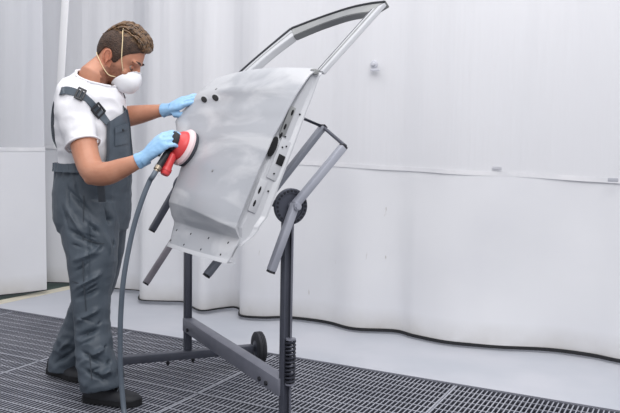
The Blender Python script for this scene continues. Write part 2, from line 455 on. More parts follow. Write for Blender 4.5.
bm = bmesh.new(); beam(bm, V(Bp, 0, AX, -.10), (-2.155, 2.985, .82), .03, .03); obj('arm_bracket', bm, M_steel, stand)
bm = bmesh.new(); beam(bm, V(Bp, 0, AX, .02), (-2.262, 3.005, .93), .03, .03); obj('arm_bracket', bm, M_steel, stand)
#@@DOOR
# ------------------------------------------------------------------ the car door (rear right door of an SUV, bare shell)
def door_paint():
    m = mat('sanded_silver_primer', (176, 178, 182), .38, coat=.25)
    nt = m.node_tree; b = nt.nodes['Principled BSDF']
    tc = nt.nodes.new('ShaderNodeTexCoord')
    mp = nt.nodes.new('ShaderNodeMapping'); mp.inputs['Rotation'].default_value = (0, .5, 0); mp.inputs['Scale'].default_value = (1.2, 1, 4.5)
    nt.links.new(tc.outputs['Object'], mp.inputs[0])
    n = nt.nodes.new('ShaderNodeTexNoise'); n.inputs['Scale'].default_value = 2.0; n.inputs['Detail'].default_value = 6; n.inputs['Distortion'].default_value = .6
    nt.links.new(mp.outputs[0], n.inputs['Vector'])
    r = nt.nodes.new('ShaderNodeValToRGB'); r.color_ramp.elements[0].position = .46; r.color_ramp.elements[1].position = .58
    r.color_ramp.elements[0].color = lin((165, 168, 174)); r.color_ramp.elements[1].color = lin((190, 192, 196))
    nt.links.new(n.outputs['Fac'], r.inputs[0]); nt.links.new(r.outputs[0], b.inputs['Base Color'])
    n2 = nt.nodes.new('ShaderNodeTexNoise'); n2.inputs['Scale'].default_value = 11; n2.inputs['Detail'].default_value = 5
    nt.links.new(mp.outputs[0], n2.inputs['Vector'])
    r2 = nt.nodes.new('ShaderNodeMapRange'); r2.inputs[3].default_value = .26; r2.inputs[4].default_value = .55
    nt.links.new(n2.outputs['Fac'], r2.inputs[0]); nt.links.new(r2.outputs[0], b.inputs['Roughness'])
    return m
M_door = door_paint()
M_inner = mat('white_grey_shell_paint', (196, 198, 202), .35, var=(188, 190, 195), scale=4, coat=.3)
M_channel = mat('grey_window_channel', (128, 130, 132), .5, var=(146, 148, 148), scale=8)
M_hole = mat('dark_opening', (16, 17, 21), .8)
M_wseal = mat('dark_edge_seal', (52, 54, 60), .5)

W = np.array([math.cos(rad(-28)), math.sin(rad(-28)), 0]); VV = np.array([-W[1], W[0], 0])
DO = np.array([-1.298, 2.328, 0.0])
def bow(s, z): return .026*max(0, min(1, (z-1.29)/.10))*math.sin(PI*min(1, max(0, s/.86)))**.8 if s > 0 else 0
def dw(s, v, z): return DO - W*s + VV*v + np.array([0, 0, z])
def ds(s, v, z): return dw(s, v, z + bow(s, z))
ROWS = np.array([  # z, v of the skin at the front edge, rear end s, v of the shut face's inner edge
    (1.402, .132, .800, .168), (1.385, .104, .815, .152), (1.368, .088, .835, .142), (1.308, .042, .880, .117), (1.255, .008, .925, .093), (1.222, -.010, .928, .079), (1.158, -.052, .815, .054),
    (1.093, -.083, .700, .026), (1.051, -.105, .645, .008), (.997, -.128, .622, -.016), (.943, -.150, .605, -.034), (.882, -.170, .605, -.054),
    (.839, -.185, .588, -.092), (.805, -.192, .562, -.150), (.775, -.208, .535, -.196), (.735, -.222, .508, -.210)])
ZR = np.array(sorted(ROWS[:, 0]))
def col_(i): return np.interp
def prof(z, k):
    r = ROWS[::-1]; return float(np.interp(z, r[:, 0], r[:, k]))
def skin(s, z):
    """v of the outer skin"""
    v = prof(z, 1); e = prof(z, 2); q = s/max(e, .1)
    zt = .846 + .05*q + .012*math.sin(q*PI); zb = .812 - .004*q + .012*q*q
    if z > zt: o = .028*math.exp(-((z-zt)/.10)**2)
    elif z > zb: o = .028*((z-zb)/(zt-zb)) - .024*(1-(z-zb)/(zt-zb))
    else: o = -.024*(z-.735)/(zb-.735)
    o *= min(1, .45+q*3)*(1-.40*q)
    v -= o
    v -= .010*math.sin(PI*min(1, q))                      # slight crown
    v += .020*max(0, (q-.9)/.1)**2                        # rolls in at the rear edge
    v -= .010*math.exp(-((z-1.335)/.02)**2)*min(1, q*4)   # shoulder line under the glass
    return v
zs_ = np.unique(np.concatenate([np.linspace(.735, .79, 5), np.linspace(.80, .91, 34), np.linspace(.92, 1.402, 44)]))
door = empty('car_door', dw(.45, -.05, 0).tolist(), 0)
tag(door, 'bare silver grey car door with open window frame, propped tilted on the dark work stand', 'car door')
NS = 34
def srow(z):
    e = prof(z, 2); q = np.linspace(0, 1, NS); q = q + .06*np.sin(2*PI*q)*0
    return [(e*a) for a in q]
bm = bmesh.new(); rows = []
for z in zs_:
    rows.append([ds(s, skin(s, z), z) for s in srow(z)])
grid(bm, rows); solid(bm, .004)
o = obj('outer_skin', bm, M_door, door)
# inner shell: shut faces, inner panel (closed body sitting inside the skin)
def innerv(s, z):
    e = prof(z, 2); q = s/e
    d = prof(z, 3) - prof(z, 1)
    return skin(s, z) + max(.012, d*(1 + .10*math.sin(PI*q)) - .035*max(0, (q-.82)/.18)**2)
bm = bmesh.new(); rings = []
for z in zs_[1:-1]:
    e = prof(z, 2); ss = np.linspace(.003, e-.004, 22)
    outer = [ds(s, skin(s, z)+.0042, z) for s in ss]; inner = [ds(s, innerv(s, z), z) for s in ss[::-1]]
    # stepped shut face at the front edge: a shallow landing, then the deeper face
    v0 = skin(0, z); v1 = innerv(.003, z)
    step = [dw(.003, v0+(v1-v0)*.93, z), dw(.014, v0+(v1-v0)*.80, z), dw(.014, v0+(v1-v0)*.34, z), dw(.024, v0+(v1-v0)*.24, z), dw(.024, v0+(v1-v0)*.12, z)]
    rings.append(outer + inner + step)
ring_loft(bm, rings)
inn = obj('inner_shell', bm, M_inner, door)
# bottom lip
bm = bmesh.new()
rows = []
for k, (dv, dz) in enumerate(((.000, .006), (-.004, .001), (-.006, -.003), (.02, -.006))):
    rows.append([dw(s, skin(s, .737)+dv, .736+dz) for s in np.linspace(-.004, prof(.735, 2)+.008, 20)])
grid(bm, rows); solid(bm, .003); obj('bottom_lip', bm, M_inner, door)
# clip holes in the lower panel
def mark(name, s, z, rx, rz, m=M_hole, proud=.0012, parent=None, tilt=0.0, n=16):
    c = Vector(ds(s, skin(s, z)-proud, z))
    e1 = Vector(dw(s+.01, skin(s+.01, z), z)) - Vector(dw(s, skin(s, z), z)); e1.normalize()
    e2 = Vector(dw(s, skin(s, z+.01), z+.01)) - Vector(dw(s, skin(s, z), z)); e2.normalize()
    nn = e1.cross(e2).normalized()
    if nn.dot(Vector(VV)) > 0: nn = -nn
    a1 = e1*math.cos(tilt)+e2*math.sin(tilt); a2 = -e1*math.sin(tilt)+e2*math.cos(tilt)
    bm = bmesh.new(); ring_loft(bm, [ell(c-nn*.004, a1*rx, a2*rz, n), ell(c, a1*rx, a2*rz, n), ell(c+nn*.0006, a1*rx*.85, a2*rz*.85, n)])
    return obj(name, bm, m, parent or door)
for s in (.06, .20, .34, .47):
    mark('clip_hole', s, .792, .003, .0045); mark('clip_hole', s+.005, .752, .003, .004)
# door handle openings and lock hole near the rear
for s, z in ((.690, 1.304), (.585, 1.306)):
    mark('handle_frame', s, z+.006, .046, .018, M_door, .001, tilt=.30)
    mark('handle_hole', s, z+.006, .036, .0115, tilt=.30, proud=.003)
mark('lock_hole', .62, 1.345, .007, .006, M_channel, .0015)
mark('trim_hole', .30, 1.03, .006, .006, M_channel)
# openings in the front shut face
def shut(name, s0, u, z, rv, rz, m, depth=.004, sq=False, parent=None, tilt=.42):
    v0, v1 = skin(0, z), innerv(.003, z); v = v0 + (v1-v0)*u
    c = Vector(dw(s0, v, z)); n = Vector(W)
    tt = Vector(VV)*math.sin(tilt)+Vector((0, 0, 1))*math.cos(tilt); aa = Vector(VV)*math.cos(tilt)-Vector((0, 0, 1))*math.sin(tilt)
    bm = bmesh.new()
    if sq: box(bm, c, (depth, rv, rz), cols(n, aa, tt), min(rv, rz, depth)*.35)
    else: ring_loft(bm, [ell(c-n*depth, aa*rv, tt*rz, 20), ell(c+n*depth*.5, aa*rv, tt*rz, 20), ell(c+n*depth, aa*rv*.86, tt*rz*.92, 20)])
    return obj(name, bm, m, parent or door)
shut('harness_hole', .006, .20, 1.125, .014, .038, M_hole, .004)
pl_ = shut('hinge_plate', .0125, .68, 1.078, .024, .075, M_inner, .0035, True)
shut('latch_hole', .0085, .70, 1.078, .0135, .0185, M_hole, .0035, True, pl_)
for du, dz in ((.52, .045), (.66, .048), (.60, -.047)):
    shut('bolt_hole', .0085, du+.06, 1.078+dz, .003, .003, M_hole, .003, False, pl_)
shut('slot_frame', .0125, .34, 1.215, .012, .055, M_channel, .003, True)
for u, z in ((.36, 1.245), (.33, 1.195), (.34, 1.165)):
    shut('slot_hole', .0095, u, z, .004, .011, M_hole, .003)
for u, z in ((.78, 1.24), (.55, 1.16), (.72, .97)):
    shut('bolt_hole', .0125, u, z, .003, .003, M_hole, .003)
pp = shut('hinge_plate', .0125, .40, .955, .016, .060, M_inner, .003, True)
shut('slot_hole', .0092, .38, .975, .004, .014, M_hole, .002, False, pp); shut('slot_hole', .0092, .38, .93, .004, .012, M_hole, .002, False, pp)
# window frame: points (s, v, z) in the inclined plane of the glass
wn = Vector(np.cross(dw(0, .432, 1.671) - dw(0, .157, 1.4), W)).normalized()
if wn.dot(Vector(VV)) > 0: wn = -wn                      # points to the outside
def wp(s, v, z): return Vector(dw(s, v, z))
def rail(name, outer, inner, t0, t1, m, parent=door):
    """frame rail between an outer and an inner edge line, from t0 to t1 along the outward normal"""
    bm = bmesh.new(); rg = []
    for a, b in zip(outer, inner):
        rg.append([a+wn*t0, a+wn*t1, b+wn*t1, b+wn*t0])
    ring_loft(bm, rg); 
    bmesh.ops.bevel(bm, geom=[e for e in bm.edges], offset=.0025, segments=2, affect='EDGES')
    return obj(name, bm, m, parent)
def L(a, b, n=6): return [a.lerp(b, i/(n-1)) for i in range(n)]
pA = wp(-.004, .150, 1.394); pB = wp(-.008, .430, 1.669)             # front upright, outer edge
pC = wp(.062, .168, 1.402); pD = wp(.050, .404, 1.643)              # its inner edge
up_ = rail('front_upright', L(pA, pB), L(pC, pD), -.016, .0, M_inner)
gA = L(pA.lerp(pC, .36), pB.lerp(pD, .36)); gB = L(pA.lerp(pC, .60), pB.lerp(pD, .60))
rail('upright_groove', gA, gB, -.004, .0018, M_channel, up_)
gA = L(pA.lerp(pC, .80), pB.lerp(pD, .80)); gB = L(pA.lerp(pC, .87), pB.lerp(pD, .87))
rail('upright_seal', gA, gB, -.004, .0022, M_wseal, up_)
top_o = [Vector(q) for q in catmull([wp(-.010, .434, 1.673), wp(.10, .443, 1.681), wp(.225, .441, 1.680), wp(.40, .422, 1.661), wp(.575, .394, 1.633)], 6)]
top_i = [Vector(q) for q in catmull([wp(.050, .398, 1.637), wp(.12, .402, 1.641), wp(.215, .400, 1.639), wp(.36, .380, 1.619), wp(.490, .348, 1.588)], 6)]
tr = rail('top_rail', top_o, top_i, -.028, .0, M_channel)
rail('rail_lip', [p for p in top_o], [p.lerp(q, .16) for p, q in zip(top_o, top_i)], -.004, .006, M_wseal, tr)
rr_o = [Vector(q) for q in catmull([top_o[-1], wp(.622, .310, 1.550), wp(.654, .240, 1.482), wp(.676, .165, 1.410)], 6)]
rr_i = [Vector(q) for q in catmull([top_i[-1], wp(.545, .285, 1.526), wp(.575, .225, 1.467), wp(.590, .165, 1.410)], 6)]
rq = rail('rear_upright', rr_o, rr_i, -.028, .0, M_inner)
rail('rail_lip', rr_o, [p.lerp(q, .17) for p, q in zip(rr_o, rr_i)], -.004, .006, M_wseal, rq)
rail('upright_groove', [p.lerp(q, .45) for p, q in zip(rr_o, rr_i)], [p.lerp(q, .55) for p, q in zip(rr_o, rr_i)], -.004, .0018, M_channel, rq)
# mirror-corner gusset between upright and skin
bm = bmesh.new(); box(bm, dw(.012, .128, 1.393), (.012, .012, .010), cols(Vector(W), Vector(VV), Zv), .004); obj('corner_gusset', bm, M_channel, door)
# pads of the stand that carry the door from behind
for s in (.20, .50):
    q = Vector(dw(s, innerv(s, .93)+.008, .93)); t = (q - Vector(Fp)).dot(Av); p = V(Fp, 0, AX, t)
    bm = bmesh.new(); beam(bm, p, q, .025, .025); a_ = obj('carrier', bm, M_armd, stand)
    bm = bmesh.new(); dd, s1, t1 = axes(q-p); box(bm, q, (.008, .03, .03), cols(dd, s1, t1), .004); obj('rubber_pad', bm, M_cap, a_)
#@@PERSON
# ------------------------------------------------------------------ the worker
def skin_mat():
    m = mat('skin', (178, 122, 96), .5, var=(190, 136, 110), scale=14, bump=.03, bscale=160)
    m.node_tree.nodes['Principled BSDF'].inputs['Subsurface Weight'].default_value = .06
    m.node_tree.nodes['Principled BSDF'].inputs['Subsurface Radius'].default_value = (.02, .008, .005)
    return m
M_skin = skin_mat()
def attr_skin(m):
    """stubble, lips and ear warmth come from a vertex colour that belongs to the face itself"""
    nt = m.node_tree; b = nt.nodes['Principled BSDF']; old = b.inputs['Base Color'].links[0].from_socket
    a = nt.nodes.new('ShaderNodeVertexColor'); a.layer_name = 'tone'
    mx = nt.nodes.new('ShaderNodeMix'); mx.data_type = 'RGBA'; mx.blend_type = 'MULTIPLY'; mx.inputs['Factor'].default_value = 1
    nt.links.new(old, mx.inputs['A']); nt.links.new(a.outputs['Color'], mx.inputs['B']); nt.links.new(mx.outputs['Result'], b.inputs['Base Color'])
attr_skin(M_skin)
M_shirt = mat('white_cotton', (226, 226, 230), .85, bump=.12, bscale=220)
M_denim = mat('slate_grey_work_cloth', (68, 78, 88), .5, var=(76, 86, 96), scale=10, bump=.15, bscale=260)
M_denimd = mat('dark_slate_work_cloth', (58, 64, 72), .75, var=(64, 71, 79), scale=10, bump=.15, bscale=260)
M_buckle = mat('black_plastic_buckle', (30, 31, 36), .4)
M_glove = mat('pale_blue_nitrile', (140, 184, 222), .42, var=(152, 193, 228), scale=18, bump=.10, bscale=120)
M_shoe = mat('black_shoe_leather', (26, 28, 33), .6, var=(34, 36, 42), scale=12)
M_sole = mat('black_rubber_sole', (20, 21, 25), .7)
M_lace = mat('grey_lace', (120, 126, 134), .7)
M_mask = mat('white_mask_felt', (234, 235, 238), .85, bump=.08, bscale=240)
M_elastic = mat('cream_elastic', (226, 206, 166), .7)
def hair_mat():
    m = mat('brown_hair', (52, 37, 27), .5, var=(132, 101, 70), scale=34, bump=.35, bscale=60, stretch=(1, 3, 3))
    return m
M_hair = hair_mat()
M_hairs = mat('dark_short_hair', (56, 41, 33), .7, var=(78, 58, 46), scale=70, bump=.8, bscale=160)
M_brow = mat('dark_brow_hair', (58, 42, 34), .7)
M_eye = mat('eye_white', (160, 150, 143), .25); M_iris = mat('dark_iris', (50, 40, 34), .2)

PY = rad(24)                                       # he faces picture-right, turned a little towards the camera
FD = Vector(r0*math.cos(PY) - f0*math.sin(PY)); LD = Vector(f0*math.cos(PY) + r0*math.sin(PY))
VIEW = Vector(fw)
person = empty('person', (-2.43, 2.56, 0))
tag(person, 'person in white t-shirt, grey dungarees, blue gloves and white mask, standing and sanding the door', 'person')

def limb(bm, ch, n=18, depth=1.0, pw=1.0):
    """ch: (px, py, D, half width in px [, depth ratio]); rings stand square to the limb"""
    P = [Vector(at(c[0], c[1], c[2])) for c in ch]; rings = []
    for i, c in enumerate(ch):
        d = (P[min(i+1, len(P)-1)] - P[max(i-1, 0)]).normalized()
        s = d.cross(VIEW).normalized(); t = s.cross(d).normalized()
        r = c[3]*c[2]/FPX; k = c[4] if len(c) > 4 else depth
        rings.append(ell(P[i], s*r, t*r*k, n, pw))
    ring_loft(bm, rings)
def dens(ch, per=4):
    w = max(len(c) for c in ch); ch = [tuple(c) + ((1.0,) if len(c) < w else ()) for c in ch]
    return [tuple(q) for q in catmull(ch, per)]
def trunk(bm, secs, n=28, pw=.9):
    """secs: (py, x left, x right, D, half breadth in m): horizontal rings"""
    rings = []
    for y, xl, xr, D, b in secs:
        c = Vector(at((xl+xr)/2, y, D)); half = (xr-xl)/2*D/FPX
        a2 = (half**2 - (b*math.sin(PY))**2)/math.cos(PY)**2; a = math.sqrt(max(a2, .0016))
        rings.append(ell(c, FD*a, LD*b, n, pw))
    ring_loft(bm, rings); return rings
def blob(bm, c, rx, ry, rz, R=None, n=14):
    """ellipsoid with axes = columns of R"""
    R = R or Matrix.Identity(3); c = Vector(c); rings = []
    for k in range(1, n):
        t = PI*k/n; rings.append(ell(c + R @ Vector((0, 0, rz*math.cos(t))), R @ Vector((rx*math.sin(t), 0, 0)), R @ Vector((0, ry*math.sin(t), 0)), 18))
    ring_loft(bm, rings)
def disp(bm, fn):
    bm.normal_update()
    mv = [(v, v.normal.copy()*fn(v.co, v.normal)) for v in bm.verts]
    for v, d in mv: v.co += d

# ---------- head frame
HP = rad(29); HY = rad(5)
hf = Vector(r0*math.cos(HY) - f0*math.sin(HY)); HL = Vector(f0*math.cos(HY) + r0*math.sin(HY))
HF = hf*math.cos(HP) - Vector((0, 0, 1))*math.sin(HP); HU = HF.cross(HL).normalized()
if HU.z < 0: HU = -HU
HU = (HU + HL*.03).normalized()
HR = cols(HF, HL, HU)
EARP = Vector(at(107, 56.5, 3.34)); HO = EARP + HL*.075
HS = 1.0
def hp(x, y, z): return HO + HR @ Vector((x*HS, y*HS, z*HS))
HRINGS = [  # z, back x, front x, half width
    (.134, -.010, .060, .022), (.126, -.040, .084, .046), (.108, -.060, .106, .063), (.082, -.073, .120, .073), (.055, -.077, .126, .0765), (.036, -.076, .1295, .0765),
    (.018, -.073, .123, .075), (.006, -.070, .120, .074), (-.018, -.062, .122, .072), (-.040, -.046, .121, .067), (-.062, -.022, .121, .060), (-.082, .006, .119, .050), (-.098, .030, .112, .038), (-.108, .052, .100, .022)]
def headring(z, xb, xf, w, n=28, g=0.0):
    out = []; cx = xb + (xf-xb)*.42
    for k in range(n):
        t = 2*PI*k/n; c, s = math.cos(t), math.sin(t)
        a = (xf-cx) if c > 0 else (cx-xb)
        ww = w*(1-.16*max(0, c)**2)
        out.append(hp(cx+(a+g)*math.copysign(abs(c)**.9, c), (ww+g)*math.copysign(abs(s)**.9, s), z))
    return out

# ---------- body: head, neck, arms with hands, trunk and legs as one surface
RA = [(77, 104, 3.24, 15), (79, 118, 3.23, 14.6), (83, 140, 3.19, 13.6), (87, 158, 3.15, 12.8), (94, 172, 3.10, 12.6), (107, 173.5, 3.06, 11.8), (121, 168.5, 3.05, 10.2), (133, 163.5, 3.04, 8.2, .9), (142, 159.5, 3.04, 7.2, .8)]
LA = [(108, 104, 3.50, 14), (117, 113, 3.52, 12), (124, 116.5, 3.50, 10.6), (133, 115.5, 3.47, 10.2), (147, 113, 3.44, 8.4), (158, 111, 3.42, 6.6), (167, 109.8, 3.40, 5.8, .85)]
# hands: frame x = towards the fingers, y = thumb side, z = back of the hand
def hand(bm, wrist, x, z, ysign, curls, spread, thumb, g=0.0, k_=1.0, wristr=(.029, .021)):
    x = Vector(x).normalized(); z = Vector(z); z = (z - x*z.dot(x)).normalized(); y = z.cross(x)*ysign
    Rm = cols(x, y, z); o = Vector(wrist)
    def p(a, b, c): return o + Rm @ Vector((a*k_, b*k_, c*k_))
    g = g/k_
    secs = [(-.03, wristr[0], wristr[1], 0), (.0, .029, .019, 0), (.025, .034, .0175, .001), (.055, .041, .0155, .002), (.080, .042, .0140, .001), (.095, .038, .0115, -.002)]
    ring_loft(bm, [ell(p(a, 0, c), y*(b+g)*k_, z*(h+g)*k_, 16, .85) for a, b, h, c in secs])
    F = [(.0285, .090, (.044, .026, .021), .0090), (.0100, .097, (.048, .030, .022), .0092), (-.0095, .093, (.044, .028, .021), .0088), (-.0275, .083, (.034, .021, .019), .0078)]
    for i, (fy, fx, ls, r) in enumerate(F):
        pos = np.array([fx-.022, fy, .002]); pts = [pos.copy()]; rs = [r*1.05+g]
        ang = -.06; sp = spread[i]
        pos = pos + np.array([.022, 0, 0]); pts.append(pos.copy()); rs.append(r*1.06+g)
        for l, cu, k in zip(ls, curls[i], (1.0, .93, .82)):
            ang += cu
            dv = np.array([math.cos(ang)*math.cos(sp), math.sin(sp)*math.cos(ang), -math.sin(ang)])
            pts.append(pos + dv*l*.5); rs.append(r*k*.97+g)
            pos = pos + dv*l; pts.append(pos.copy()); rs.append(r*k*.92+g)
        pts.append(pos + dv*.006); rs.append(r*.5+g)
        tube(bm, [p(*q) for q in pts], [r_*k_ for r_ in rs], 10)
    t = thumb                                     # list of local points for the thumb
    tube(bm, [p(*q) for q in t], [(r_+g)*k_ for r_ in (.015, .0145, .0115, .0105, .006)][:len(t)], 10)
SN = Vector(Vector(VV)*-.89 + Vector((0, 0, .405))).normalized()          # outward normal of the skin near the sander
S0, SZ = .590, 1.101
PADC = Vector(dw(S0, skin(S0, SZ), SZ)) + SN*.004
RW = Vector(at(143.5, 158.5, 3.035)); LW = Vector(at(168, 109.5, 3.40))
def rhand(bm, g):
    x = Vector(at(168, 137.5, 3.015)) - RW
    zb = Vector(r0)*-.45 + Vector((0, 0, .50)) - Vector(f0)*.80
    hand(bm, RW + x.normalized()*.020, x, zb, 1, [(.72, .70, .35), (.74, .72, .35), (.76, .74, .35), (.80, .72, .35)], (.07, .02, -.04, -.10), [(.012, .018, -.006), (.034, .040, -.014), (.060, .056, -.026), (.084, .056, -.042), (.097, .050, -.050)], g, 1.06)
def lhand(bm, g):
    x = Vector(at(197, 96, 3.335)) - LW
    zb = -Vector(f0)*.62 + Vector((0, 0, .75)) - Vector(r0)*.12
    hand(bm, LW, x, zb, -1, [(.16, .16, .12), (.14, .14, .1), (.16, .18, .12), (.2, .2, .15)], (.10, .03, -.04, -.12), [(.012, .018, -.008), (.034, .034, -.018), (.058, .044, -.026), (.082, .046, -.032), (.094, .044, -.034)], g)

bm = bmesh.new()
ring_loft(bm, [headring(*q) for q in HRINGS])
# nose, lips, chin, brow, ears
ring_loft(bm, [ell(hp(x, 0, z), HF*a, HL*b, 12) for x, z, a, b in ((.118, .030, .010, .010), (.126, .018, .011, .011), (.131, .002, .012, .012), (.137, -.014, .014, .015), (.137, -.026, .015, .018), (.122, -.034, .012, .016))] if False else
          [[hp(*q) for q in r] for r in [[(x+a*math.cos(2*PI*k/12), b*math.sin(2*PI*k/12), z) for k in range(12)] for x, z, a, b in ((.116, .030, .012, .009), (.124, .016, .012, .010), (.130, .0, .013, .012), (.136, -.015, .015, .016), (.134, -.026, .015, .019), (.118, -.036, .012, .014))]])
blob(bm, hp(.118, 0, -.050), .012, .024, .007, HR); blob(bm, hp(.116, 0, -.061), .012, .021, .008, HR)
blob(bm, hp(.100, 0, -.092), .024, .030, .018, HR)
for s in (-1, 1):
    blob(bm, hp(.112, s*.030, .037), .014, .028, .009, HR)
    blob(bm, hp(.092, s*.042, -.024), .016, .018, .016, HR)
    # ear: curled rim plus lobe and bowl
    pts = [hp(.004+.016*math.cos(a)-.004*math.sin(a), s*(.086+.008*math.sin(a*.5)), .004+.028*math.sin(a)) for a in np.linspace(-.15*PI, 1.3*PI, 14)]
    tube(bm, pts, [.0058]*14, 8)
    blob(bm, hp(.004, s*.075, .002), .013, .006, .022, HR); blob(bm, hp(.009, s*.082, -.022), .007, .005, .009, HR)
# neck
tube(bm, [hp(.010, 0, .0), hp(-.012, 0, -.045), Vector(at(94, 76, 3.37)), Vector(at(89, 90, 3.38)), Vector(at(88, 104, 3.38))], [.058, .060, .064, .074, .085], 20)
# trunk under the shirt
trunk(bm, [(84, 70, 106, 3.38, .10), (95, 65, 115, 3.38, .155), (110, 63, 118, 3.38, .150), (130, 64, 119, 3.38, .14), (150, 66, 121, 3.39, .13), (170, 68, 121, 3.40, .13), (190, 66, 119, 3.41, .15), (208, 68, 117, 3.41, .15)])
limb(bm, dens(RA), depth=.95); blob(bm, at(91, 178.5, 3.09), .030, .030, .026)
limb(bm, dens([(96, 100, 3.42, 13)] + LA), depth=.95)
limb(bm, dens([(90, 200, 3.35, 20), (90, 240, 3.33, 19), (92, 280, 3.32, 12), (93, 320, 3.315, 10.5), (95.5, 360, 3.30, 9), (99, 388, 3.29, 7.5)]))
limb(bm, dens([(103, 205, 3.46, 19), (103, 245, 3.50, 17), (97, 285, 3.56, 11.5), (84, 318, 3.61, 10), (71, 345, 3.65, 8.5), (66, 366, 3.66, 8)]))
rhand(bm, -.0022); lhand(bm, -.0022)
bm = remesh(bm, .0048, 2)
def hl(co):
    q = HR.transposed() @ (co - HO); return q.x/HS, q.y/HS, q.z/HS
def face_disp(co, n):
    x, y, z = hl(co)
    if x < .05 or abs(z) > .2: return 0.0
    d = 0.0
    for s in (-1, 1):                                 # eye sockets
        d -= .008*math.exp(-((y-s*.031)/.017)**2 - ((z-.010)/.012)**2)*(1 if x > .07 else 0)
    return d
disp(bm, face_disp)
body = obj('body', bm, M_skin, person)
ca = body.data.color_attributes.new('tone', 'FLOAT_COLOR', 'POINT')
Pm = MW['person']
for i, v in enumerate(body.data.vertices):
    x, y, z = hl(Pm @ v.co); c = (1.0, 1.0, 1.0)
    if -.02 < x < .14 and abs(y) < .1 and -.14 < z < .03:
        st = max(0, min(1, (-.004 - z)/.02))*max(0, min(1, (x-.002)/.015))*max(0, min(1, (.03-z)/.02))
        if x > .085 and z > -.04: st *= .3
        st *= .75 + .25*noise.noise(Vector((x*120, y*120, z*120)))
        c = tuple(1-(1-q)*st for q in (.30, .23, .21))
    if x < .03 and abs(y) > .066 and -.04 < z < .04: c = (1.0, .82, .78)
    ca.data[i].color = (*c, 1)
# eyes (lids nearly closed, looking down) and eyebrows
for s in (-1, 1):
    bm = bmesh.new(); blob(bm, hp(.103, s*.030, .009), .0098, .0098, .0098, HR); e = obj('eye', bm, M_eye, person)
    bm = bmesh.new(); blob(bm, hp(.1105, s*.030, .005), .003, .0045, .0045, HR); obj('iris', bm, M_iris, e)
    bm = bmesh.new(); rg = []
    for a in np.linspace(-.62, 1.25, 8):
        rg.append([hp(.103+.0114*math.cos(a)*math.cos(b), s*.030+.0114*math.sin(b), .009+.0114*math.sin(a)*math.cos(b)) for b in np.linspace(-1.5, 1.5, 11)])
    grid(bm, rg); solid(bm, .0012); li = obj('eyelid', bm, M_skin, e)
    lc = li.data.color_attributes.new('tone', 'FLOAT_COLOR', 'POINT')
    for q in lc.data: q.color = (.80, .72, .70, 1)
    bm = bmesh.new(); tube(bm, [hp(.1085, s*.012, -.001), hp(.1135, s*.028, -.004), hp(.1065, s*.044, .000)], [.0012, .0016, .0012], 6); obj('lashes', bm, M_brow, e)
    bm = bmesh.new(); tube(bm, [hp(.127, s*.010, .036), hp(.127, s*.026, .042), hp(.116, s*.044, .041), hp(.104, s*.054, .034)], [.0035, .005, .0045, .002], 8); obj('eyebrow', bm, M_brow, person)

# ---------- hair: clipped sides, longer top swept forward
bm = bmesh.new(); rows = []
def hairline(t):
    """lowest z of hair at head angle t (0 = front, PI = nape)"""
    t = abs(t); return float(np.interp(t, [0, .55, .95, 1.18, 1.32, 1.45, 1.62, 1.95, 2.25, 2.6, PI], [.092, .084, .062, .040, -.006, -.010, .036, .034, -.004, -.022, -.026]))
hz = [q[0] for q in HRINGS[::-1]]
def hsurf(t, z, g):
    xb = np.interp(z, hz, [q[1] for q in HRINGS[::-1]]); xf = np.interp(z, hz, [q[2] for q in HRINGS[::-1]]); w = np.interp(z, hz, [q[3] for q in HRINGS[::-1]])
    cx = xb+(xf-xb)*.42; c, s = math.cos(t), math.sin(t); a = (xf-cx) if c > 0 else cx-xb
    ww = w*(1-.16*max(0, c)**2)
    return (cx+(a+g)*math.copysign(abs(c)**.9, c), (ww+g)*math.copysign(abs(s)**.9, s), z)
for k in range(13):
    row = []
    for t in np.linspace(-PI, PI, 73):
        z0 = hairline(t); q = k/12; z = z0 + (.128-z0)*q
        g = .0015 + .007*min(1, max(0, (z-z0)/.035)) + .0012*noise.noise(Vector((math.cos(t)*30, math.sin(t)*30, z*300)))
        row.append(hp(*hsurf(t, z, g)))
    rows.append(row)
grid(bm, rows); hs = obj('hair', bm, M_hairs, person)
md = hs.modifiers.new('thick', 'SOLIDIFY'); md.thickness = .004; md.offset = 0
bm = bmesh.new()
r_ = random.Random(3)
for i in range(360):                                  # locks of the long top
    u = r_.uniform(-1, 1); a0 = r_.uniform(-.078, .085)
    y = u*.074*(1 - .3*abs(a0-.03)/.08)
    def top(x):                                       # height of the crown
        xs = [-.08, -.06, -.03, 0, .03, .06, .09, .115, .14, .158]; zz = [.082, .118, .154, .170, .173, .168, .157, .139, .108, .090]
        return float(np.interp(x, xs, zz))
    Lk = r_.uniform(.04, .075); lift = r_.uniform(.0, .020); sw = r_.uniform(-.014, .014)
    pts = []
    for q in np.linspace(0, 1, 7):
        x = a0 + Lk*q; x = min(x, .118+.010*r_.random())
        z = top(x) - .046*(abs(y)/.074)**2.2 - .004 + lift*math.sin(q*PI*.8) 
        pts.append(hp(x, y + sw*q + .003*math.sin(q*6+i), z))
    tube(bm, pts, [.003, .0042, .0046, .0046, .004, .003, .001], 5)
blob(bm, hp(.020, 0, .110), .094, .069, .054, HR)
blob(bm, hp(.092, 0, .110), .046, .050, .024, HR)
tp = obj('hair_top', bm, M_hair, person)
tp['kind'] = 'stuff'

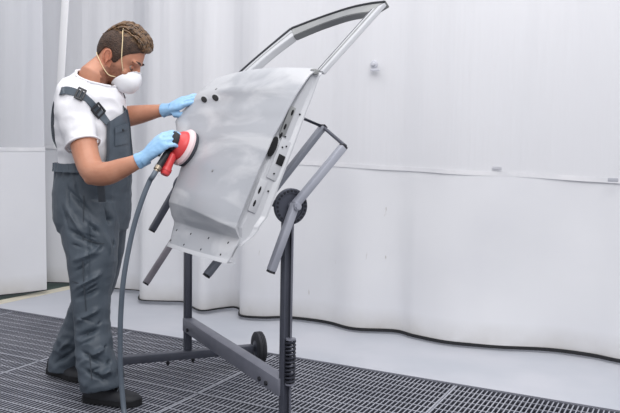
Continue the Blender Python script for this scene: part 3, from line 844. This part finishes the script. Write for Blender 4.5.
# ---------- respirator mask
bm = bmesh.new(); rows = []
for i in range(15):                                   # cup from its rim on the face out to the tip
    a = i/14*PI*.5; row = []
    for k in range(33):
        t = 2*PI*k/32; st = math.sin(t); xr = float(np.interp(st, [-1, -.7, -.2, .5, 1], [.078, .060, .072, .100, .128]))
        cc = math.cos(a)**.75
        row.append(hp(xr + (.166-xr)*math.sin(a), (.060 - .014*max(0, st)**2)*math.cos(t)*cc, -.052 + (.058 if st > 0 else .062)*st*cc - .004*math.sin(a)))
    rows.append(row)
grid(bm, rows); solid(bm, .003); mk = obj('mask', bm, M_mask, person)
bm = bmesh.new(); tube(bm, [hp(.120, -.030, -.004), hp(.140, -.012, .004), hp(.142, .012, .004), hp(.120, .030, -.004)], .0025, 6); obj('nose_clip', bm, M_hem, mk)
def strap(pts, w=.0035):
    bm = bmesh.new(); tube(bm, catmull(pts, 5), w*.62, 6); obj('mask_strap', bm, M_elastic, mk)
S_up = [(.086, -.056, -.020), (.066, -.080, .020), (.050, -.0855, .055), (.030, -.083, .095), (.006, -.070, .131), (-.008, -.040, .152), (-.012, 0, .158)]
strap([hp(*q) for q in S_up] + [hp(x, -y, z) for x, y, z in S_up[::-1][1:]])
S_lo = [(.070, -.058, -.060), (.046, -.074, -.066), (.014, -.080, -.052), (-.024, -.072, -.030), (-.058, -.048, -.012), (-.070, 0, -.006)]
strap([hp(*q) for q in S_lo] + [hp(x, -y, z) for x, y, z in S_lo[::-1][1:]])

# ---------- t-shirt
bm = bmesh.new()
trunk(bm, [(70, 77, 103, 3.385, .070), (75, 73, 106, 3.385, .085), (81, 67, 111, 3.385, .125), (88, 63, 118, 3.385, .165), (98, 60, 121.5, 3.38, .175), (110, 59, 123, 3.38, .170), (125, 58.5, 124, 3.38, .160), (140, 59.5, 124, 3.385, .155), (155, 61.5, 124, 3.39, .15), (168, 62.5, 124, 3.40, .15), (176, 63, 123, 3.40, .15)])
limb(bm, dens([(82, 84, 3.31, 13), (76, 95, 3.25, 17.5), (74, 108, 3.235, 19.5), (77, 124, 3.22, 18.5), (81, 138, 3.195, 17.2), (82.5, 144, 3.185, 17.0)]), depth=.92)
limb(bm, dens([(100, 88, 3.44, 13), (108, 98, 3.50, 16), (114, 108, 3.53, 14.5), (118, 112, 3.53, 13.5)]), depth=.95)
bm = remesh(bm, .0075, 2)
def wr(co, n):
    a = noise.noise(Vector((co.x*9+co.z*5, co.y*9, co.z*13-co.x*6)))
    b = noise.noise(Vector((co.x*18, co.y*18+co.z*10, co.z*22)))
    return .010*(abs(a)*-1.6+.3) + .003*b
disp(bm, wr)
# neck opening: take away the top cap
NK = Vector(at(90.5, 72, 3.385)); nd = (Vector(FD)*.42 + Vector((0, 0, .9))).normalized()
dl = [v for v in bm.verts if (v.co-NK).dot(nd) > -.012 and (v.co-NK).length < .16]
bmesh.ops.delete(bm, geom=dl, context='VERTS')
BV = BVHTree.FromBMesh(bm)
EDGEP = [v.co.copy() for v in bm.verts if v.is_boundary]
ts = obj('t_shirt', bm, M_shirt, person)
bm = bmesh.new()                                         # ribbed collar
cpts = []
for k in range(33):                                      # follows the cut edge of the shirt
    t = 2*PI*k/32; dr = (FD - nd*FD.dot(nd)).normalized()*math.cos(t) + LD*math.sin(t)
    best = max(EDGEP, key=lambda q: (q-NK).normalized().dot(dr)); cpts.append(best)
cpts = [(cpts[i-1 if i else 31]+cpts[i]*2+cpts[(i+1) % 32])/4 for i in range(32)]; cpts.append(cpts[0])
tube(bm, cpts, .0065, 8, False); obj('collar', bm, M_shirt, ts)
bm = bmesh.new(); hemc = Vector(at(82.6, 144.5, 3.184)); hd_ = (Vector(at(82.5, 144, 3.185))-Vector(at(81, 138, 3.195))).normalized(); hsd = hd_.cross(VIEW).normalized(); htd = hsd.cross(hd_)
tube(bm, [hemc + hsd*(.0715*math.cos(2*PI*k/24)) + htd*(.066*math.sin(2*PI*k/24)) for k in range(25)], .005, 8, False); obj('sleeve_hem', bm, M_shirt, ts)

# ---------- dungarees
bm = bmesh.new()
trunk(bm, [(163, 61, 126, 3.39, .165), (170, 60.5, 127.5, 3.395, .170), (180, 59.5, 128, 3.40, .178), (192, 58.8, 127, 3.41, .186), (206, 59, 126.5, 3.41, .19), (220, 60, 126, 3.41, .185), (230, 63, 124, 3.41, .17)], pw=.85)
NL = [(89, 205, 3.35, 29), (89.5, 222, 3.34, 29), (91, 240, 3.33, 27.5), (92, 256, 3.32, 25.5), (92, 270, 3.315, 23.5), (91.5, 286, 3.31, 20.8), (91.2, 300, 3.305, 19.0), (92, 320, 3.30, 17.6), (93.5, 340, 3.29, 18.0), (95.5, 358, 3.285, 19.2), (98.5, 372, 3.28, 20.5), (101, 383, 3.28, 20.5), (101.8, 388, 3.28, 19.5)]
FL = [(102, 205, 3.46, 25), (104, 222, 3.48, 22.5), (104.5, 242, 3.50, 20), (102.5, 260, 3.52, 19), (98, 280, 3.55, 18), (91, 300, 3.58, 17), (83, 318, 3.61, 16.5), (75.5, 335, 3.63, 15.5), (69, 350, 3.65, 15.5), (65.5, 362, 3.66, 15.5), (64.5, 371, 3.66, 15)]
limb(bm, dens(NL, 3), 20, .95, .92); limb(bm, dens(FL, 3), 20, .95, .92)
bm = remesh(bm, .005, 2)
bm.verts.ensure_lookup_table()
def fold(co, c, d, wl, ln, amp):
    """one soft crease through c: runs along d, width wl, length ln"""
    q = co - c; a = q.dot(d); b = (q - d*a).length
    return amp*math.exp(-(b/wl)**2 - (a/ln)**2)
def pxl(x, y, D=3.2): return Vector(at(x, y, D))
FOLDS = []
for x0, y0, x1, y1, D, wl, amp in ((66, 230, 112, 252, 3.22, .012, -.016), (70, 262, 112, 246, 3.22, .012, .010), (76, 288, 110, 268, 3.23, .012, .014), (74, 300, 104, 288, 3.23, .010, -.014), (76, 322, 106, 305, 3.23, .011, .012), (75, 338, 108, 326, 3.22, .010, -.012),
                                   (84, 362, 112, 343, 3.22, .011, .016), (80, 352, 100, 362, 3.21, .009, -.014), (92, 382, 121, 362, 3.20, .011, .018), (84, 370, 112, 383, 3.20, .009, -.014), (100, 372, 118, 352, 3.21, .008, -.012), (64, 186, 92, 214, 3.22, .010, -.010), (62, 200, 84, 236, 3.23, .010, .010),
                                   (98, 214, 122, 226, 3.25, .012, -.012), (90, 190, 88, 280, 3.22, .006, -.006), (58, 352, 72, 338, 3.56, .010, .014), (54, 364, 74, 352, 3.56, .010, -.014), (100, 226, 116, 262, 3.25, .012, .010)):
    a, b = pxl(x0, y0, D), pxl(x1, y1, D); FOLDS.append(((a+b)/2, (b-a).normalized(), wl*.95, (b-a).length*.55, amp*1.45))
for x0, y0, x1, y1, wl, amp in ((84, 220, 105, 238, .0055, -.011), (84, 216, 106, 233, .007, .007), (80, 233, 104, 241, .005, -.008), (80, 238, 104, 245, .007, .006), (90, 258, 110, 240, .0055, -.010), (86, 256, 104, 243, .007, .007), (66, 243, 84, 248, .005, -.008),
                                (70, 275, 90, 262, .0055, -.009), (78, 296, 106, 280, .0055, -.010), (80, 292, 108, 275, .007, .007), (76, 316, 92, 322, .005, -.008), (90, 330, 109, 316, .0055, -.010), (78, 346, 96, 337, .005, -.009), (98, 356, 114, 338, .0055, -.011), (84, 374, 104, 366, .005, -.010), (100, 380, 119, 366, .006, .010),
                                (102, 200, 112, 230, .0055, -.009), (112, 196, 118, 228, .006, .007), (66, 178, 70, 215, .0055, -.008), (74, 176, 79, 205, .005, -.007), (108, 232, 120, 254, .0055, -.010), (61, 205, 70, 232, .006, -.008)):
    a, b = pxl(x0, y0, 3.2), pxl(x1, y1, 3.2); FOLDS.append(((a+b)/2, (b-a).normalized(), wl, (b-a).length*.5, amp))
BPRE = BVHTree.FromBMesh(bm)
def seat(f):                                          # put the crease's middle on the cloth itself
    d = (f[0]-Vector(CAM)).normalized(); h = BPRE.ray_cast(Vector(CAM), d)
    return (h[0] if h[0] else f[0],) + f[1:]
FOLDS = [seat(f) for f in FOLDS]
def wr2(co, n):
    a = noise.noise(Vector((co.x*7+co.z*6, co.y*8, co.z*12-co.x*7)))
    b = noise.noise(Vector((co.x*16-co.z*9, co.y*16, co.z*26+co.x*10)))
    low = max(0, min(1, (.42-co.z)/.3))
    d = (.005+.006*low)*(.35-abs(a)*1.5) + (.0012+.005*low)*b
    if n.dot(VIEW) < .3:
        for f in FOLDS:
            if (co-f[0]).length < f[3]*2.2: d += fold(co, *f)
    if co.z > .96: d += .006*math.sin(26*math.atan2((co-Vector(at(93, 170, 3.4))).dot(LD), (co-Vector(at(93, 170, 3.4))).dot(FD)))*max(0, 1-abs(co.z-1.0)/.04)
    return d
disp(bm, wr2)
BP = BVHTree.FromBMesh(bm)
ov = obj('dungarees', bm, M_denim, person)
# trouser hems, as stitched bands
# torso surface for bib and straps
def tsurf(py, ang, g):
    ys = [66, 81, 88, 98, 110, 125, 140, 155, 168, 176]; xl = [80, 67, 63, 60, 59, 58.5, 59.5, 61, 61, 60]; xr = [100, 111, 118, 121.5, 123.5, 125, 126, 126.5, 127, 127.5]; bb_ = [.07, .125, .165, .175, .172, .163, .160, .160, .165, .172]
    a0, a1, b = np.interp(py, ys, xl), np.interp(py, ys, xr), np.interp(py, ys, bb_); D = 3.385
    c = Vector(at((a0+a1)/2, py, D)); half = (a1-a0)/2*D/FPX; a = math.sqrt(max((half**2-(b*math.sin(PY))**2)/math.cos(PY)**2, .0016))
    ct, st = math.cos(ang), math.sin(ang)
    return c + FD*(a+g)*math.copysign(abs(ct)**.9, ct) + LD*(b+g)*math.copysign(abs(st)**.9, st)
def angx(py, px):
    """angle on the near front of the torso that is seen at column px"""
    lo, hi = -1.5, 0.0
    for _ in range(40):
        m = (lo+hi)/2; q = np.array(tsurf(py, m, .010)) - CAM; x = 310+FPX*float(np.dot(q, rw))/float(np.dot(q, fw))
        lo, hi = (m, hi) if x < px else (lo, m)
    return (lo+hi)/2
def bibp(q, k, g):
    """q 0..1 from waist to top, k -1..1 across"""
    yb, yt = 172, 122.5 - 7.0*(k+1); y = yb + (yt-yb)*q
    xl = float(np.interp(y, [105, 122, 135, 158, 172], [107.5, 107.5, 106.5, 106, 98])); w = -angx(y, xl)
    return tsurf(y, k*w, g + .005*noise.noise(Vector((k*2.2, q*3.1, 0))))
bm = bmesh.new(); grid(bm, [[bibp(q, k, .012) for k in np.linspace(-1, 1, 21)] for q in np.linspace(0, 1, 18)])
solid(bm, .004); bib = obj('bib', bm, M_denim, ov)
bm = bmesh.new(); grid(bm, [[bibp(q, k, .017) for k in np.linspace(-.50, .42, 8)] for q in np.linspace(.50, .80, 6)]); solid(bm, .003); obj('bib_pocket', bm, M_denim, ov)
bm = bmesh.new(); grid(bm, [[bibp(q, k, .0215) for k in np.linspace(-.54, .46, 8)] for q in np.linspace(.73, .84, 4)]); solid(bm, .003); obj('pocket_flap', bm, M_denim, ov)
bm = bmesh.new(); disc(bm, bibp(.75, 0, .022), FD, .006, .005, 12); obj('button', bm, M_buckle, ov)
for k0 in (-.93, .93):
    bm = bmesh.new(); grid(bm, [[bibp(q, k0+d, .0165) for d in (-.06, 0, .06)] for q in np.linspace(.05, 1, 14)]); solid(bm, .003); obj('bib_seam', bm, M_denimd, ov)
# straps over the shoulders
def ribbon(name, pts, nrm, w, m, t=.003, parent=ov):
    pts = [Vector(p) for p in catmull(pts, 6)]; rows = []
    nv = [Vector(p) for p in catmull(nrm, 6)]
    for i, p in enumerate(pts):
        d = (pts[min(i+1, len(pts)-1)]-pts[max(i-1, 0)]).normalized(); s = d.cross(nv[i].normalized()).normalized()
        rows.append([p - s*w/2, p, p + s*w/2])
    bm = bmesh.new(); grid(bm, rows); solid(bm, t); return obj(name, bm, m, parent)
toC = -VIEW; UPV = Vector((0, 0, 1))
def onshirt(px, py, off=.005):
    """point on the worn shirt seen at a pixel, lifted off the cloth; returns point and normal"""
    d = Vector(at(px, py, 1.0) - CAM).normalized(); h = BV.ray_cast(Vector(CAM), d)
    n = h[1] if h[1].dot(d) < 0 else -h[1]
    return h[0] + n*off, n
pn = [onshirt(*q) for q in ((107.5, 123), (104.5, 119.5), (100.5, 114.5), (96, 109.5), (90.5, 103), (85, 98), (79, 94.2), (72, 91.6), (66, 90.6), (61.5, 91.5))]
p2 = [(Vector(at(*q)), -FD+toC*.4) for q in ((57.5, 94.5, 3.30), (53.5, 106, 3.33), (52.2, 122, 3.35), (53.5, 138, 3.36), (58, 150, 3.36), (60, 164, 3.34))]
pn[0] = (Vector(bibp(.97, -.93, .014)), pn[0][1])
for i in range(1, len(pn)-1): pass
ribbon('strap', [q[0] for q in pn+p2], [q[1] for q in pn+p2], .034, M_denim)
ribbon('strap', [bibp(.97, .93, .014), at(123.4, 104, 3.43), at(120.5, 96, 3.45), at(116, 89, 3.47), at(108, 84, 3.48), at(98, 82, 3.48), at(84, 84, 3.48), at(70, 95, 3.48), at(64, 120, 3.46)], [FD, FD+UPV*.2, FD+UPV*.4, FD*.6+UPV, UPV, UPV, UPV-FD*.4, -FD+UPV*.4, -FD], .034, M_denimd)
def buckle(c, d, nrm, w=.046, h=.030):
    d, s, t = axes(d, nrm); bm = bmesh.new()
    for e in (-1, 0, 1): box(bm, Vector(c)+d*e*h/2, (.004, w/2, .004), cols(d, s, t), .0015)
    for e in (-1, 1): box(bm, Vector(c)+s*e*w/2, (h/2+.003, .004, .004), cols(d, s, t), .0015)
    obj('buckle', bm, M_buckle, ov)
q = onshirt(79.5, 94.5, .011); buckle(q[0], pn[5][0]-pn[7][0], q[1])
q = onshirt(97.5, 111, .011); buckle(q[0], pn[2][0]-pn[4][0], q[1], .044, .046)
buckle(at(120.3, 95, 3.435), Vector(at(123, 104, 3.2))-Vector(at(118, 91, 3.2)), FD+UPV*.3)
# waist band and side pocket
bm = bmesh.new(); grid(bm, [[tsurf(y, a, .014+.004*math.sin(a*30)*(1 if abs(a) > 1.2 else .2)) for a in np.linspace(-PI, PI, 90)] for y in np.linspace(163, 171, 4)]); solid(bm, .003); obj('waistband', bm, M_denim, ov)
bm = bmesh.new()
grid(bm, [[at(97+q*2+k*7, 178+q*24 - k*3*(1-q), 3.185+.01*(1-k)+.004*q) for k in np.linspace(0, 1, 5)] for q in np.linspace(0, 1, 6)]); solid(bm, .004); obj('side_pocket', bm, M_denimd, ov)
def onpants(px, py, off=.001):
    d = Vector(at(px, py, 1.0) - CAM).normalized(); h = BP.ray_cast(Vector(CAM), d)
    return h[0] - d*off
for pts in (((84, 196), (83.5, 215), (83, 240), (83, 262), (84, 285), (86, 310), (88, 335), (90, 360), (92, 380)), ((83.5, 239), (92, 241.5), (103, 243.5), (114, 243)), ((72, 281), (78, 283), (84, 286))):
    bm = bmesh.new(); tube(bm, catmull([onpants(*q) for q in pts], 6), .0022, 6); obj('seam', bm, M_denimd, ov)
# ---------- gloves
for fn, w, nm in ((rhand, RA, 'r'), (lhand, LA, 'l')):
    bm = bmesh.new(); fn(bm, .0012)
    bm = remesh(bm, .0042, 1)
    disp(bm, lambda co, n: .0016*noise.noise(co*45) + .0008*noise.noise(co*110))
    gl = obj('glove', bm, M_glove, person)
    a, b = Vector(at(*w[-2][:3])), Vector(at(*w[-1][:3])); d, s, t = axes(b-a)
    rr0 = w[-1][3]*w[-1][2]/FPX + .0035
    bm = bmesh.new(); rows = []
    for q, k in ((-.022, 1.10), (-.016, 1.13), (-.006, 1.06), (.008, 1.03), (.025, 1.0)):
        rows.append([b + d*q + (s*math.cos(2*PI*j/24) + t*math.sin(2*PI*j/24))*(rr0*k*(.9 if nm == 'r' else .92) + .001*math.sin(j*2.6)) for j in range(25)])
    grid(bm, rows); solid(bm, .0015); obj('glove_cuff', bm, M_glove, gl)

# ---------- shoes
def shoe(heel, toe, name='shoe'):
    heel, toe = Vector(heel), Vector(toe); d = (toe-heel); Ls = d.length; d.normalize(); s = Vector((-d.y, d.x, 0))
    def p(a, b, c): return heel + d*a*Ls + s*b + Vector((0, 0, c))
    bm = bmesh.new(); rg = []
    for a, w, zt in ((.01, .020, .060), (.06, .034, .088), (.18, .039, .100), (.32, .040, .102), (.45, .043, .088), (.60, .049, .066), (.75, .051, .054), (.88, .043, .047), (.96, .028, .040), (.995, .012, .032)):
        rg.append([p(a, w*math.copysign(abs(math.cos(t))**.8, math.cos(t)), .022 + (zt-.022)*max(0, math.sin(t)) + .004*min(0, math.sin(t))) for t in np.linspace(0, 2*PI, 20, endpoint=False)])
    ring_loft(bm, rg); so = obj(name, bm, M_shoe, person)
    bm = bmesh.new(); rg = []
    for a, w in ((-.008, .012), (.0, .024), (.05, .037), (.2, .041), (.4, .040), (.6, .050), (.75, .0525), (.9, .043), (.97, .027), (1.0, .012)):
        rg.append([p(a, -w, .0005), p(a, w, .0005), p(a, w, .024+.006*(a > .9)), p(a, -w, .024+.006*(a > .9))])
    ring_loft(bm, rg); obj('sole', bm, M_sole, so)
    for i, a in enumerate((.46, .52, .58, .64)):
        z = np.interp(a, [.45, .6, .75], [.099, .075, .062])
        bm = bmesh.new(); tube(bm, [p(a-.01, -.026, z-.010), p(a, -.012, z+.002), p(a, .012, z+.002), p(a-.01, .026, z-.010)], .0028, 6); obj('lace', bm, M_lace, so)
shoe((-2.345, 2.435, 0), (-2.09, 2.508, 0)); shoe((-2.775, 2.652, 0), (-2.515, 2.635, 0))

# ------------------------------------------------------------------ the sander and its hose
M_red = mat('red_sander_plastic', (206, 58, 62), .4, var=(214, 72, 74), scale=12)
M_skirt = mat('pale_dust_skirt', (222, 200, 202), .5)
M_pad = mat('grey_sanding_pad', (62, 64, 72), .8); M_grip = mat('black_rubber_grip', (30, 31, 36), .6)
M_brass = mat('worn_fitting', (150, 138, 122), .35, .8); M_hose = mat('grey_blue_air_hose', (84, 94, 105), .45, var=(94, 104, 115), scale=8)
sander = empty('orbital_sander', PADC.to_tuple()); tag(sander, 'red pneumatic disc sander in the gloved right hand, pad flat on the door', 'sander')
lathe_ = lambda nm, prof, m, par=sander: obj(nm, (lambda b: (lathe(b, PADC, SN, prof, 40), b)[1])(bmesh.new()), m, par)
lathe_('pad', [(.060, -.001), (.0745, -.001), (.0755, .003), (.0750, .012), (.066, .015), (.03, .016)], M_pad)
lathe_('dust_skirt', [(.03, .014), (.068, .013), (.078, .015), (.079, .024), (.070, .034), (.05, .038)], M_skirt)
hsg = lathe_('housing', [(.03, .034), (.062, .033), (.063, .038), (.058, .050), (.048, .058), (.042, .064), (.038, .068)], M_red)
lathe_('grip', [(.038, .066), (.043, .069), (.044, .078), (.041, .088), (.030, .094), (.010, .096)], M_grip, sander)
# exhaust and inlet tail, pointing down-left
TL = Vector(at(165, 173, 3.02)); T0 = PADC + SN*.052
tdir = (TL-T0).normalized()
bm = bmesh.new(); tube(bm, [T0, T0+tdir*.05, T0+tdir*.09, TL, TL+tdir*.008], [.020, .018, .017, .020, .016], 14); obj('exhaust', bm, M_red, hsg)
bm = bmesh.new(); disc(bm, TL-tdir*.02, tdir, .0215, .012, 20); obj('exhaust_ring', bm, M_red, hsg)
IN0 = T0 + SN*.018; IN1 = Vector(at(158.5, 167, 2.995))
bm = bmesh.new(); tube(bm, [IN0, IN0.lerp(IN1, .5), IN1], [.015, .013, .013], 14); obj('inlet_tail', bm, M_grip, hsg)
di = (IN1-IN0).normalized()
bm = bmesh.new(); lathe(bm, IN1-di*.004, di, [(.008, 0), (.0145, .002), (.0145, .018), (.010, .020), (.010, .028), (.007, .030)], 16); obj('inlet_fitting', bm, M_brass, hsg)
bm = bmesh.new(); a = PADC + SN*.086 + Vector((0, 0, .0)); b = TL.lerp(a, .4) + SN*.04
tube(bm, [a, a.lerp(b, .5)+SN*.006, b], [.008, .009, .006], 8); obj('trigger_lever', bm, M_grip, hsg)
hp_ = [IN1+di*.022, IN1+di*.05]
hp_ = [Vector(q) for q in hp_] + [Vector(at(*q)) for q in ((150, 180.5, 2.985), (143.5, 196, 2.98), (135, 222, 2.98), (128.5, 250, 2.985), (123.5, 280, 2.99), (121, 310, 3.0), (120.2, 340, 3.01), (120.6, 370, 3.02), (122.5, 395, 3.02))]
hp_ += [Vector(at(124.5, 414, 3.0)), Vector(at(128, 432, 2.95)), Vector(at(136, 444, 2.9)) ]
hp_[-1].z = .012; e1 = hp_[-1] + Vector((.16, -.10, 0)); e2 = e1 + Vector((.25, -.30, 0)); e3 = e2 + Vector((.3, -.5, 0))
hp_[-2].z = max(hp_[-2].z, .03)
bm = bmesh.new(); tube(bm, catmull(hp_ + [e1, e2, e3], 8), .0105, 12)
tag(obj('air_hose', bm, M_hose), 'grey-blue air hose hanging from the red sander to the floor grating', 'hose')
